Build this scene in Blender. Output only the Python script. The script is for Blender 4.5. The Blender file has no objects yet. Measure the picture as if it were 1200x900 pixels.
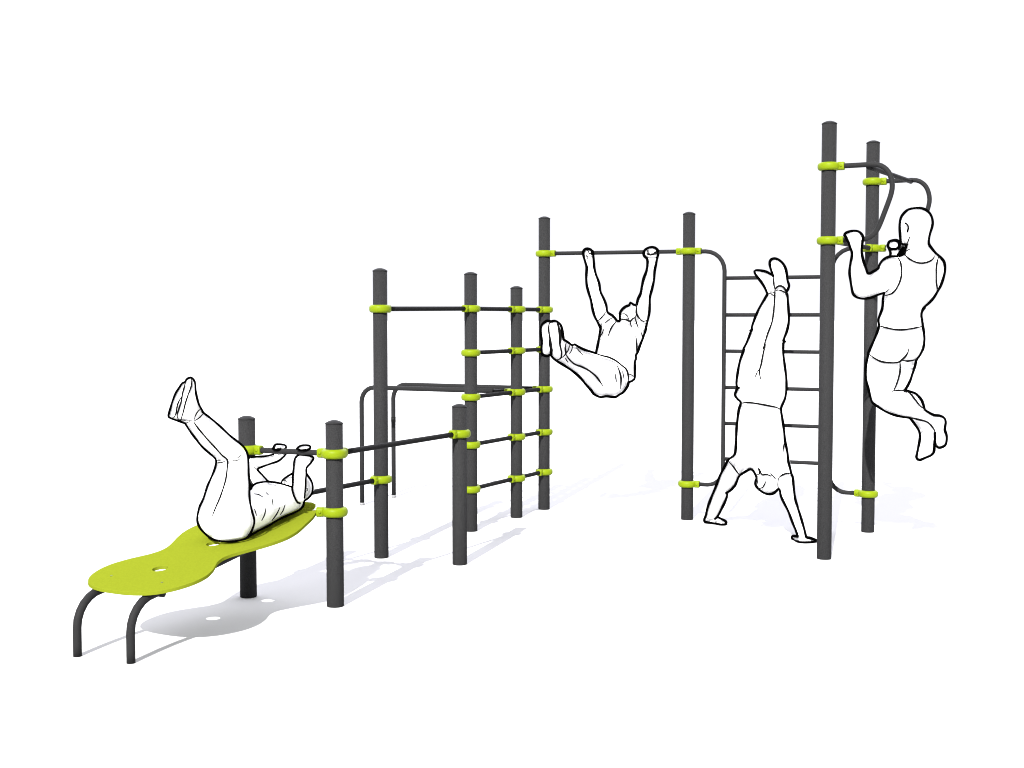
import bpy, bmesh, math, random
from mathutils import Vector, Matrix
from mathutils.bvhtree import BVHTree

random.seed(7)
scene = bpy.context.scene
COL = scene.collection

# ------------------------------------------------------------------ camera
F_PX, CX, CY, HORIZON, CAM_H = 1500.0, 600.0, 450.0, 373.0, 1.65
PITCH = math.atan((CY - HORIZON) / F_PX)
COS, SIN = math.cos(PITCH), math.sin(PITCH)
CAM = Vector((0, 0, CAM_H))

def ray(u, v):
    a = (u - CX) / F_PX
    b = (CY - v) / F_PX
    return Vector((a, COS + b * SIN, -SIN + b * COS))

def at(u, v, d):                       # a point seen at (u, v), d metres away
    return CAM + ray(u, v) * d

def on_height(u, v, z):
    r = ray(u, v)
    return CAM + r * ((z - CAM_H) / r.z)

cam_data = bpy.data.cameras.new("camera")
cam_data.sensor_fit = 'HORIZONTAL'
cam_data.angle = 2 * math.atan(600.0 / F_PX)
cam_data.clip_start, cam_data.clip_end = 0.05, 4000
cam = bpy.data.objects.new("camera", cam_data)
cam.location = CAM
cam.rotation_euler = (math.pi / 2 - PITCH, 0, 0)
COL.objects.link(cam)
scene.camera = cam

# ------------------------------------------------------------------ light
world = bpy.data.worlds.new("World")
scene.world = world
world.use_nodes = True
nt = world.node_tree
nt.nodes.clear()
out = nt.nodes.new("ShaderNodeOutputWorld")
bg = nt.nodes.new("ShaderNodeBackground")
tc = nt.nodes.new("ShaderNodeTexCoord")
sep = nt.nodes.new("ShaderNodeSeparateXYZ")
ramp = nt.nodes.new("ShaderNodeValToRGB")
# white studio surround; unseen bright area added high at the back to fill shadows
def soft_step(axis, lo, hi):
    n = nt.nodes.new("ShaderNodeMapRange")
    n.interpolation_type = 'SMOOTHSTEP'
    n.inputs["From Min"].default_value = lo
    n.inputs["From Max"].default_value = hi
    nt.links.new(sep.outputs[axis], n.inputs["Value"])
    return n.outputs["Result"]
nt.links.new(tc.outputs["Generated"], sep.inputs[0])
mul = nt.nodes.new("ShaderNodeMath")
mul.operation = 'MULTIPLY'
nt.links.new(soft_step("Z", 0.2, 0.36), mul.inputs[0])
nt.links.new(soft_step("Y", 0.05, 0.6), mul.inputs[1])
nt.links.new(mul.outputs[0], ramp.inputs[0])
ramp.color_ramp.elements[0].position = 0.0
ramp.color_ramp.elements[0].color = (0.2, 0.2, 0.212, 1)
ramp.color_ramp.elements[1].position = 1.0
ramp.color_ramp.elements[1].color = (0.96, 0.96, 1.05, 1)
nt.links.new(ramp.outputs[0], bg.inputs[0])
bg.inputs[1].default_value = 1.34
nt.links.new(bg.outputs[0], out.inputs[0])

sun_data = bpy.data.lights.new("sun", 'SUN')
sun_data.energy = 3.0
sun_data.angle = math.radians(0.6)
sun_data.color = (1.0, 0.985, 0.96)
sun = bpy.data.objects.new("sun", sun_data)
el, az = math.radians(34.8), math.radians(74.0)
travel = Vector((math.cos(az) * math.cos(el), math.sin(az) * math.cos(el), -math.sin(el)))
sun.rotation_euler = travel.to_track_quat('-Z', 'Y').to_euler()
sun.location = (-3, -4, 8)
COL.objects.link(sun)

scene.view_settings.view_transform = 'Standard'
scene.view_settings.look = 'None'
scene.view_settings.exposure = 2.0
scene.view_settings.gamma = 1.0
scene.view_settings.use_curve_mapping = False
scene.render.film_transparent = False
scene.cycles.filter_width = 1.1

# ------------------------------------------------------------------ materials
def material(name, col, rough=0.6, spec=0.3, grain=0.0, grain_scale=300.0, bump=0.0):
    m = bpy.data.materials.new(name)
    m.use_nodes = True
    t = m.node_tree
    b = t.nodes["Principled BSDF"]
    b.inputs["Base Color"].default_value = (*col, 1)
    b.inputs["Roughness"].default_value = rough
    b.inputs["Specular IOR Level"].default_value = spec
    if grain or bump:
        co = t.nodes.new("ShaderNodeTexCoord")
        n = t.nodes.new("ShaderNodeTexNoise")
        n.inputs["Scale"].default_value = grain_scale
        n.inputs["Detail"].default_value = 3
        t.links.new(co.outputs["Object"], n.inputs["Vector"])
        if grain:
            r = t.nodes.new("ShaderNodeValToRGB")
            r.color_ramp.elements[0].position = 0.3
            r.color_ramp.elements[1].position = 0.7
            r.color_ramp.elements[0].color = (*[c * (1 - grain) for c in col], 1)
            r.color_ramp.elements[1].color = (*[c * (1 + grain) for c in col], 1)
            t.links.new(n.outputs["Fac"], r.inputs[0])
            t.links.new(r.outputs[0], b.inputs["Base Color"])
        if bump:
            bp = t.nodes.new("ShaderNodeBump")
            bp.inputs["Strength"].default_value = bump
            bp.inputs["Distance"].default_value = 0.002
            t.links.new(n.outputs["Fac"], bp.inputs["Height"])
            t.links.new(bp.outputs[0], b.inputs["Normal"])
    return m

M_POST = material("anthracite_coating", (0.0176, 0.0176, 0.0181), 0.7, 0.03, 0.3, 160, 0.3)
M_BAR_SHADED = material("shaded_steel", (0.0068, 0.0068, 0.0071), 0.6, 0.03, 0.12, 260, 0.1)  # same steel as the grey tubes; shade on these bars put into the colour
M_TUBE = material("grey_steel_tube", (0.0146, 0.0146, 0.015), 0.6, 0.04, 0.12, 260, 0.1)
M_CAP = material("cap_plastic", (0.0125, 0.0125, 0.013), 0.6, 0.05)
M_LIME = material("lime_plastic", (0.123, 0.168, 0.0024), 0.45, 0.08, 0.05, 140)
M_BOARD = material("lime_board", (0.124, 0.147, 0.0095), 0.75, 0.0, 0.05, 90, 0.1)
M_SCREW = material("screw_steel", (0.065, 0.08, 0.01), 0.4, 0.3)
M_SLEEVE = material("pale_sleeve", (0.17, 0.17, 0.175), 0.5, 0.3)
M_BLACK = material("plain_black", (0.003, 0.003, 0.003), 0.5, 0.1)
M_SKIN = material("white_skin", (0.86, 0.86, 0.86), 0.9, 0.0)
M_CLOTH = material("white_cloth", (0.88, 0.88, 0.88), 0.95, 0.0)
M_INK = material("black_ink", (0.0006, 0.0006, 0.0006), 1.0, 0.0)
M_INK_THIN = material("grey_ink", (0.004, 0.004, 0.004), 1.0, 0.0)
M_GROUND = material("white_ground", (0.45, 0.45, 0.453), 1.0, 0.0)

# ------------------------------------------------------------------ object helpers
def link_mesh(name, bm, mat, parent=None, smooth=True):
    me = bpy.data.meshes.new(name)
    bmesh.ops.recalc_face_normals(bm, faces=bm.faces)
    bm.to_mesh(me)
    bm.free()
    return link(name, me, mat, parent, smooth)

def link(name, me, mat, parent=None, smooth=True):
    me.name = name
    me.materials.clear()
    me.materials.append(mat)
    for p in me.polygons:
        p.use_smooth = smooth
    o = bpy.data.objects.new(name, me)
    COL.objects.link(o)
    if parent is not None:
        o.parent = parent
        o.matrix_parent_inverse = Matrix.Translation(parent.location).inverted()
    return o

def empty(name, loc):
    o = bpy.data.objects.new(name, None)
    o.location = loc
    o.empty_display_size = 0.1
    COL.objects.link(o)
    return o

def tag(o, label, cat, group=None):
    o["label"] = label
    o["category"] = cat
    if group:
        o["group"] = group
    return o

def crom(pts, step):
    """Catmull-Rom through pts (Vectors of any size), about `step` apart."""
    if len(pts) < 3:
        n = max(1, int((pts[1] - pts[0]).length / step))
        return [pts[0].lerp(pts[1], i / n) for i in range(n + 1)]
    res = []
    for i in range(len(pts) - 1):
        p0, p1, p2, p3 = pts[max(i - 1, 0)], pts[i], pts[i + 1], pts[min(i + 2, len(pts) - 1)]
        n = max(1, int((p2 - p1).length / step))
        for k in range(n):
            t = k / n
            res.append(0.5 * ((2 * p1) + (p2 - p0) * t + (2 * p0 - 5 * p1 + 4 * p2 - p3) * t * t
                              + (3 * p1 - p0 - 3 * p2 + p3) * t ** 3))
    res.append(pts[-1].copy())
    return res

def add_tube(bm, path, rad, seg=16, caps='flat'):
    """sweep a circle of radius rad (number or list) along path"""
    n = len(path)
    rr = rad if isinstance(rad, (list, tuple)) else [rad] * n
    tang = []
    for i in range(n):
        t = path[min(i + 1, n - 1)] - path[max(i - 1, 0)]
        if t.length < 1e-9:
            t = Vector((0, 0, 1))
        tang.append(t.normalized())
    a = Vector((0, 0, 1)) if abs(tang[0].z) < 0.9 else Vector((1, 0, 0))
    nrm = (a - tang[0] * a.dot(tang[0])).normalized()
    rings = []
    stations = [(path[i], tang[i], rr[i]) for i in range(n)]
    if caps == 'round':
        r0, r1 = rr[0], rr[-1]
        pre = [(path[0] - tang[0] * r0 * math.sin(q), tang[0], r0 * math.cos(q)) for q in (1.35, 0.95, 0.5)]
        post = [(path[-1] + tang[-1] * r1 * math.sin(q), tang[-1], r1 * math.cos(q)) for q in (0.5, 0.95, 1.35)]
        stations = pre + stations + post
    elif caps == 'bevel':
        e = min(0.006, rr[0] * 0.3)
        pre = [(path[0], tang[0], rr[0] - e)]
        post = [(path[-1], tang[-1], rr[-1] - e)]
        stations[0] = (path[0] + tang[0] * e, tang[0], rr[0])
        stations[-1] = (path[-1] - tang[-1] * e, tang[-1], rr[-1])
        stations = pre + stations + post
    for p, t, r in stations:
        nrm = nrm - t * nrm.dot(t)
        if nrm.length < 1e-6:
            nrm = t.orthogonal()
        nrm.normalize()
        b = t.cross(nrm)
        rings.append([bm.verts.new(p + (nrm * math.cos(q) + b * math.sin(q)) * r)
                      for q in [2 * math.pi * k / seg for k in range(seg)]])
    for i in range(len(rings) - 1):
        for k in range(seg):
            bm.faces.new((rings[i][k], rings[i][(k + 1) % seg], rings[i + 1][(k + 1) % seg], rings[i + 1][k]))
    bm.faces.new(rings[0][::-1])
    bm.faces.new(rings[-1])

def add_lathe(bm, cx, cy, profile, seg=48, closed=False):
    """profile of (r, z); closed = the profile is a loop (a ring with a hole)"""
    rings = []
    for r, z in profile:
        rings.append([bm.verts.new((cx + r * math.cos(2 * math.pi * k / seg), cy + r * math.sin(2 * math.pi * k / seg), z))
                      for k in range(seg)])
    m = len(rings)
    for i in range(m if closed else m - 1):
        a, b = rings[i], rings[(i + 1) % m]
        for k in range(seg):
            bm.faces.new((a[k], a[(k + 1) % seg], b[(k + 1) % seg], b[k]))
    if not closed:
        bm.faces.new(rings[0][::-1])
        bm.faces.new(rings[-1])

def add_arm(bm, base, d, r0, r1, hw, hh):
    """a rounded block along horizontal direction d, from r0 to r1"""
    d = d.normalized()
    side = Vector((-d.y, d.x, 0))
    up = Vector((0, 0, 1))
    c = min(hw, hh) * 0.45
    def sec(k):
        w, h, cc = hw * k, hh * k, c * k
        return [(w, h - cc), (w - cc * .35, h - cc * .35), (w - cc, h), (-w + cc, h), (-w + cc * .35, h - cc * .35), (-w, h - cc),
                (-w, -h + cc), (-w + cc * .35, -h + cc * .35), (-w + cc, -h), (w - cc, -h), (w - cc * .35, -h + cc * .35), (w, -h + cc)]
    st = [(r0, 0.86), (r0 + 0.012, 0.93), (r0 + 0.02, 1.0), (r1 - 0.005, 1.0), (r1 - 0.001, 0.94), (r1, 0.86)]
    rings = []
    for r, k in st:
        rings.append([bm.verts.new(base + d * r + side * a + up * b) for a, b in sec(k)])
    n = 12
    for i in range(len(rings) - 1):
        for k in range(n):
            bm.faces.new((rings[i][k], rings[i][(k + 1) % n], rings[i + 1][(k + 1) % n], rings[i + 1][k]))
    bm.faces.new(rings[0][::-1])
    bm.faces.new(rings[-1])

# ------------------------------------------------------------------ ground
bm = bmesh.new()
S = 900
vs = [bm.verts.new(p) for p in ((-S, -S, 0), (S, -S, 0), (S, S, 0), (-S, S, 0))]
bm.faces.new(vs)
g = link_mesh("ground", bm, M_GROUND, None, False)
g["kind"] = "structure"

# ------------------------------------------------------------------ the gym: posts and clamps
POST_R, BAR_R = 0.0495, 0.0168
PX = dict(A=(-1.014, 7.274, 1.072), B=(-1.564, 7.523, 1.078), C=(-0.902, 8.772, 1.993), D=(-0.318, 9.873, 2.007),
          E=(0.037, 10.556, 1.916), F=(0.277, 11.008, 2.521), G=(-0.351, 8.526, 1.081), H=(1.438, 10.444, 2.514),
          I=(2.144, 8.724, 2.982), J=(2.752, 9.833, 3.004))
P2 = {k: Vector((v[0], v[1], 0)) for k, v in PX.items()}
AXIS = Vector((-.4726, -.8813, 0))           # along the board, towards its low end
ACROSS = Vector((.8813, -.4726, 0))
OUT = Vector((.905, -.425, 0))               # the way the pull-up handles stick out
DIP_E, DIP_F = Vector((-1.324, 11.246, 0)), Vector((-1.09, 11.732, 0))
CLIMB = [1.724, 1.384, 1.042, 0.672, 0.327]

def to(a, b):
    return (P2[b] - P2[a]).normalized()

arms = {
    'A': [(0.879, [to('A', 'B'), to('A', 'G')]), (0.545, [(to('A', 'B') + AXIS * .55).normalized()])],
    'B': [(0.877, [to('B', 'A')]), (0.549, [to('B', 'C'), (to('B', 'A') + AXIS * .55).normalized()])],
    'C': [(1.715, [to('C', 'D')]), (0.543, [to('C', 'B')])],
    'D': [(CLIMB[0], [to('D', 'C'), to('D', 'E')])] + [(z, [to('D', 'E')]) for z in CLIMB[1:]],
    'E': [(z, [to('E', 'D'), to('E', 'F')] + ([(DIP_E - P2['E']).normalized()] if i == 2 else [])) for i, z in enumerate(CLIMB)],
    'F': [(2.203, [to('F', 'H')])] + [(z, [to('F', 'E')] + ([(DIP_F - P2['F']).normalized()] if i == 2 else [])) for i, z in enumerate(CLIMB)],
    'G': [(0.881, [to('G', 'A')])],
    'H': [(2.194, [to('H', 'F'), to('H', 'J')]), (0.295, [to('H', 'J')])],
    'I': [(2.675, [OUT]), (2.176, [OUT, to('I', 'J')])],
    'J': [(2.69, [OUT]), (2.184, [OUT, to('J', 'I'), to('J', 'H')]), (0.297, [to('J', 'H')])],
}
post_label = {
    'A': "short dark grey post at the head of the lime board, nearest the viewer",
    'B': "short post behind the raised knees, its foot black under the lime board",
    'C': "tall post at the near end of the top climbing bar, beside two thin bent legs",
    'D': "tall post with five lime rings partly hidden behind a short post",
    'E': "tall post in the middle of the climbing bars, each ring with bars on both sides",
    'F': "tall post behind the soles of the hanging person, with six lime rings",
    'G': "short post holding the far end of a rail, just in front of the five-ringed post",
    'H': "tall post between the pull-up bar and the wall-bar ladder",
    'I': "tallest-looking post beside the palm of the person in handstand",
    'J': "tall post behind the knees of the person doing a pull-up",
}

def ring_profile(z):
    h, r0, r1 = 0.027, POST_R - 0.004, 0.0755
    pts = [(r0, -h)]
    for q in range(-90, 91, 20):
        a = math.radians(q)
        pts.append((r1 - 0.02 + 0.02 * math.cos(a), h * math.sin(a) if abs(q) > 80 else h * math.copysign(abs(math.sin(a)) ** 0.75, a)))
    pts.append((r0, h))
    return [(r, z + dz) for r, dz in pts]

for key, (x, y, h) in PX.items():
    root = empty("post", (x, y, 0))
    tag(root, post_label[key], "post", "dark grey posts of the outdoor gym")
    bm = bmesh.new()
    add_lathe(bm, x, y, [(POST_R - .002, 0.0), (POST_R, 0.004), (POST_R, h - 0.021)], 48)
    link_mesh("shaft", bm, M_POST, root)
    bm = bmesh.new()
    cap = [(POST_R + .0005, h - 0.024), (POST_R + .0024, h - 0.0225), (POST_R + .0026, h - 0.0185)]
    for q in range(1, 9):
        f = 1 - q / 8.3
        cap.append(((POST_R + .0022) * f, h - 0.0175 + 0.0175 * (1 - f * f)))
    add_lathe(bm, x, y, cap, 48)
    link_mesh("post_cap", bm, M_CAP, root)
    for z, dirs in arms[key]:
        bm = bmesh.new()
        add_lathe(bm, x, y, ring_profile(z), 48, True)
        for d in dirs:
            add_arm(bm, Vector((x, y, z)), d, POST_R - 0.004, 0.104, 0.0245, 0.0275)
            side = Vector((-d.y, d.x, 0))          # the two bolts of the clamp
            for s in (-1, 1):
                p = Vector((x, y, z)) + d * 0.084 + side * 0.0235 * s
                add_tube(bm, [p, p + side * 0.004 * s], 0.009, 10, 'flat')
        link_mesh("clamp", bm, M_LIME, root)

# ------------------------------------------------------------------ plain bars between posts
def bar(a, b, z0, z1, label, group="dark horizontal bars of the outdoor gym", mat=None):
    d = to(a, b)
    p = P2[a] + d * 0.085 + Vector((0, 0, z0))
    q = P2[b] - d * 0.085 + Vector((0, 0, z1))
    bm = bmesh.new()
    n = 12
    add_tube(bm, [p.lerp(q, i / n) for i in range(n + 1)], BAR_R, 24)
    o = link_mesh("bar", bm, mat or M_BAR_SHADED)
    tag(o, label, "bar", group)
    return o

bar('A', 'B', .879, .877, "short grip bar held by the person lying on the lime board", mat=M_TUBE)
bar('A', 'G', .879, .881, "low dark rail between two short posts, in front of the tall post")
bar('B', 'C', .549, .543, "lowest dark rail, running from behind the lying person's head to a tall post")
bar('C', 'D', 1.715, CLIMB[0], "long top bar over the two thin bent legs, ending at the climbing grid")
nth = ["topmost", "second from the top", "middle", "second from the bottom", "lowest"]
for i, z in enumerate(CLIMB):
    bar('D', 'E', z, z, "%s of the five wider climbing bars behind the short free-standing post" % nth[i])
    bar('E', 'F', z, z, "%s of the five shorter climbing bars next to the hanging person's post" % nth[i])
bar('F', 'H', 2.203, 2.194, "high pull-up bar gripped by the person hanging with raised legs", mat=M_TUBE)
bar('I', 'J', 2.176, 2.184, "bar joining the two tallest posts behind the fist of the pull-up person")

# ------------------------------------------------------------------ wall-bar ladder
hj = to('H', 'J')
root = empty("wall_bars", P2['H'] + hj * 0.72)
tag(root, "dark wall-bar ladder with six rungs behind the person in handstand", "wall bars")
LEN = (P2['J'] - P2['H']).length
def hjp(s, z):
    return P2['H'] + hj * s + Vector((0, 0, z))
for s, e, w in ((0.298, 0.085, 1), (LEN - 0.298, LEN - 0.085, -1)):
    R1 = 0.16
    pts = [hjp(e, 2.19)]
    for q in range(0, 91, 15):
        a = math.radians(q)
        pts.append(hjp(s - w * R1 + w * R1 * math.sin(a), 2.19 - R1 + R1 * math.cos(a)))
    for z in (1.7, 1.2, .7):
        pts.append(hjp(s, z))
    R2 = 0.13
    for q in range(0, 91, 15):
        a = math.radians(q)
        pts.append(hjp(s - w * R2 + w * R2 * math.cos(a), 0.296 + R2 - R2 * math.sin(a)))
    pts.append(hjp(e, 0.296))
    bm = bmesh.new()
    add_tube(bm, pts, 0.0172, 20)
    link_mesh("rail", bm, M_TUBE, root)
for z in (1.972, 1.677, 1.386, 1.093, .802, .514):
    bm = bmesh.new()
    add_tube(bm, [hjp(0.31 + (LEN - .62) * i / 8, z) for i in range(9)], 0.0152, 20)
    link_mesh("rung", bm, M_TUBE, root)

# ------------------------------------------------------------------ parallel bars (two bent tubes)
def dip(leg, post, label, spigot, band):
    d = (P2[post] - leg).normalized()
    L = (P2[post] - leg).length
    top, R = 1.045, 0.13
    root = empty("parallel_bar", leg)
    tag(root, label, "parallel bar", "bent tubes of the parallel bars")
    def pt(s, z):
        return leg + d * s + Vector((0, 0, z))
    pts = [pt(0, .022), pt(0, .4), pt(0, .75)]
    for q in range(0, 91, 15):
        a = math.radians(q)
        pts.append(pt(R - R * math.cos(a), top - R + R * math.sin(a)))
    pts += [pt(L * .5, top), pt(L - spigot, top)]
    bm = bmesh.new()
    add_tube(bm, pts, 0.0205, 20)
    link_mesh("tube", bm, M_TUBE, root)
    bm = bmesh.new()
    add_tube(bm, [pt(L - spigot - .005, top), pt(L - .085, top)], 0.018, 16)
    link_mesh("spigot", bm, M_BLACK, root)
    bm = bmesh.new()
    add_tube(bm, [pt(0, 0), pt(0, .024)], 0.0212, 16)
    link_mesh("foot_sleeve", bm, M_SLEEVE, root)
    if band:
        bm = bmesh.new()
        add_tube(bm, [pt(0, .695), pt(0, .745)], 0.022, 16)
        link_mesh("black_band", bm, M_BLACK, root)  # short plain black band round the thin leg
dip(DIP_E, 'E', "bent dark tube whose thin leg stands just beside the tall post", .215, False)
dip(DIP_F, 'F', "bent dark tube with a black band round its thin leg, farther from the viewer", .31, True)

# ------------------------------------------------------------------ pull-up handles
loop = [(.085, 0), (.18, 0), (.29, 0), (.345, -.012), (.392, -.055), (.416, -.125), (.412, -.2), (.367, -.335),
        (.33, -.43), (.298, -.475), (.25, -.5), (.186, -.506), (.085, -.506)]
handle_label = {'I': "bent handle loop on the tallest post, gripped by the larger visible fist",
                'J': "bent handle loop that disappears behind the bald head"}
for k, zt, zb in (('I', 2.675, 2.176), ('J', 2.69, 2.184)):
    f = (zt - zb) / .506
    p3 = [P2[k] + OUT * s + Vector((0, 0, zt + dz * f)) for s, dz in loop]
    bm = bmesh.new()
    add_tube(bm, crom(p3, 0.02), 0.0172, 20)
    tag(link_mesh("pull_up_handle", bm, M_TUBE), handle_label[k], "handle", "bent pull-up handles on the tallest posts")
bm = bmesh.new()
a = P2['I'] + OUT * .262 + Vector((0, 0, 2.661))
b = P2['J'] + OUT * .282 + Vector((0, 0, 2.679))
add_tube(bm, [a.lerp(b, i / 8) for i in range(9)], 0.0172, 20)
tag(link_mesh("bar", bm, M_BAR_SHADED), "high black crossbar linking the two bent pull-up handles above the bald head", "bar",
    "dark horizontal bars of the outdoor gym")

# ------------------------------------------------------------------ sit-up board
MID = Vector((-1.289, 7.3985, 0))
SLOPE = 0.1618
def bp(s, t, h=0.0):
    return MID + AXIS * s + ACROSS * t + Vector((0, 0, .55 - SLOPE * s + h))
half = [(1.382, 0), (1.378, .085), (1.36, .165), (1.325, .23), (1.26, .285), (1.17, .318), (1.08, .318), (1.0, .29), (.94, .256),
        (.89, .228), (.83, .214), (.77, .222), (.7, .252), (.62, .29), (.54, .32), (.45, .335), (.35, .324), (.24, .29),
        (.13, .254), (.04, .214)]
half = [tuple(v) for v in crom([Vector((s, t, 0)) for s, t in half], .015)]
half = [(s, t) for s, t, _ in half] + [(0.0, .185), (.03, .13), (.018, .118), (-.055, .128), (-.1, .105), (-.122, .06)]
outline = half + [(s, -t) for s, t in half[::-1] if t > 1e-4]
cu = bpy.data.curves.new("board", 'CURVE')
cu.dimensions = '2D'
cu.fill_mode = 'BOTH'
cu.extrude = 0.0075
cu.bevel_depth = 0.0015
def poly(pts):
    sp = cu.splines.new('POLY')
    sp.points.add(len(pts) - 1)
    for p, (s, t) in zip(sp.points, pts):
        p.co = (s, t, 0, 1)
    sp.use_cyclic_u = True
poly(outline)
for s0 in (1.063, .66, .26):
    poly([(s0 + .041 * math.cos(2 * math.pi * k / 32), .041 * math.sin(2 * math.pi * k / 32)) for k in range(32)])
tmp = bpy.data.objects.new("board_curve", cu)
COL.objects.link(tmp)
bpy.context.view_layer.update()
me = bpy.data.meshes.new_from_object(tmp.evaluated_get(bpy.context.evaluated_depsgraph_get()))
bpy.data.objects.remove(tmp)
bpy.data.curves.remove(cu)
for v in me.vertices:
    v.co = bp(v.co.x, v.co.y, v.co.z - 0.009)
root = empty("sit_up_board", MID + AXIS * .7)
tag(root, "lime green sloping sit-up board with rounded ends and holes on bent dark legs", "sit-up board")
link("board", me, M_BOARD, root, False)
for t, foot in ((-.163, (-2.124, 6.182)), (.163, (-1.826, 6.058))):
    f = Vector((foot[0], foot[1], 0))
    s = (f - MID).dot(AXIS)
    tt = (f - MID).dot(ACROSS)
    R = .16
    ztop = .55 - SLOPE * (s - R) - .040
    pts = [f + Vector((0, 0, 0)), f + Vector((0, 0, .06)), f + Vector((0, 0, ztop - R))]
    for q in range(15, 90, 15):
        a = math.radians(q)
        pts.append(f - AXIS * (R - R * math.cos(a)) + Vector((0, 0, ztop - R + R * math.sin(a))))
    pts += [bp(s - R - .02, tt, -.040), bp(.8, tt, -.040), bp(.34, tt, -.040)]
    bm = bmesh.new()
    add_tube(bm, pts, 0.021, 20)
    link_mesh("leg", bm, M_TUBE, root)
bm = bmesh.new()
add_tube(bm, [bp(1.235, -.2, -.052), bp(1.235, 0, -.052), bp(1.235, .185, -.052)], 0.0165, 16)
link_mesh("cross_tube", bm, M_TUBE, root)
bm = bmesh.new()
bm.free()
for s, t in ((1.225, -.175), (1.225, .165)):
    bm = bmesh.new()
    p = bp(s, t, -.001)
    add_tube(bm, [p, p + Vector((0, 0, .0025))], 0.0065, 12)
    link_mesh("screw", bm, M_SCREW, root)

# ------------------------------------------------------------------ people
def Q(x0, y0, s, pts):                 # coordinates read off an enlarged crop
    return [(x0 + u / s, y0 + v / s) for u, v in pts]

def loft(bm, pairs, ratio=1.0, scale=1.0, cap0=.5, cap1=.5, seg=20):
    """pairs: (x1, y1, x2, y2, d[, ratio]) limb edges seen at distance d; a rounded tube is spun between them"""
    st = []
    for p in pairs:
        p1, p2 = at(p[0], p[1], p[4]), at(p[2], p[3], p[4])
        rt = p[5] if len(p) > 5 else ratio
        st.append((p1, p2, rt))
    A_ = crom([s[0] for s in st], 1e9) if False else None
    def cr(a, i, t):
        n = len(a)
        p0, p1, p2, p3 = a[max(i - 1, 0)], a[i], a[i + 1], a[min(i + 2, n - 1)]
        return 0.5 * ((p1 * 2) + (p2 - p0) * t + (p0 * 2 - p1 * 5 + p2 * 4 - p3) * (t * t) + (p1 * 3 - p0 - p2 * 3 + p3) * (t ** 3))
    e1, e2, rs = [s[0] for s in st], [s[1] for s in st], [s[2] for s in st]
    secs = []
    sub = 4
    for i in range(len(st) - 1):
        for k in range(sub):
            t = k / sub
            secs.append((cr(e1, i, t), cr(e2, i, t), rs[i] * (1 - t) + rs[i + 1] * t))
    secs.append((e1[-1], e2[-1], rs[-1]))
    rings = []
    def ring(c, hv, vv):
        return [bm.verts.new(c + hv * math.cos(2 * math.pi * k / seg) + vv * math.sin(2 * math.pi * k / seg)) for k in range(seg)]
    cs = []
    for a, b, rt in secs:
        c, hv = (a + b) / 2, (b - a) / 2 * scale
        vv = (c - CAM).normalized() * hv.length * rt
        cs.append((c, hv, vv))
    def caprings(c, hv, vv, ax, ln):
        L = hv.length * ln
        return [ring(c + ax * L * math.sin(q), hv * math.cos(q), vv * math.cos(q)) for q in (.45, .85, 1.2, 1.45)]
    ax0 = (cs[0][0] - cs[1][0]).normalized()
    ax1 = (cs[-1][0] - cs[-2][0]).normalized()
    if cap0:
        rings += caprings(*cs[0], ax0, cap0)[::-1]
    for c, hv, vv in cs:
        rings.append(ring(c, hv, vv))
    if cap1:
        rings += caprings(*cs[-1], ax1, cap1)
    for i in range(len(rings) - 1):
        for k in range(seg):
            bm.faces.new((rings[i][k], rings[i][(k + 1) % seg], rings[i + 1][(k + 1) % seg], rings[i + 1][k]))
    bm.faces.new(rings[0][::-1])
    bm.faces.new(rings[-1])

def ball(bm, c, rx, ry=None, rz=None):
    ry = ry or rx
    rz = rz or rx
    bmesh.ops.create_icosphere(bm, subdivisions=3, radius=1.0,
                               matrix=Matrix.Translation(c) @ Matrix.Diagonal((rx, ry, rz, 1)))

def remesh(name, bm, voxel, mat, parent, smooth=6):
    bmesh.ops.recalc_face_normals(bm, faces=bm.faces)
    me = bpy.data.meshes.new(name + "_raw")
    bm.to_mesh(me)
    bm.free()
    o = bpy.data.objects.new(name + "_raw", me)
    COL.objects.link(o)
    m = o.modifiers.new("r", 'REMESH')
    m.mode = 'VOXEL'
    m.voxel_size = voxel
    m.use_smooth_shade = True
    if smooth:
        s = o.modifiers.new("s", 'SMOOTH')
        s.factor, s.iterations = 0.5, smooth
    bpy.context.view_layer.update()
    dg = bpy.context.evaluated_depsgraph_get()
    res = bpy.data.meshes.new_from_object(o.evaluated_get(dg))
    bpy.data.objects.remove(o)
    bpy.data.meshes.remove(me)
    return link(name, res, mat, parent)

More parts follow.
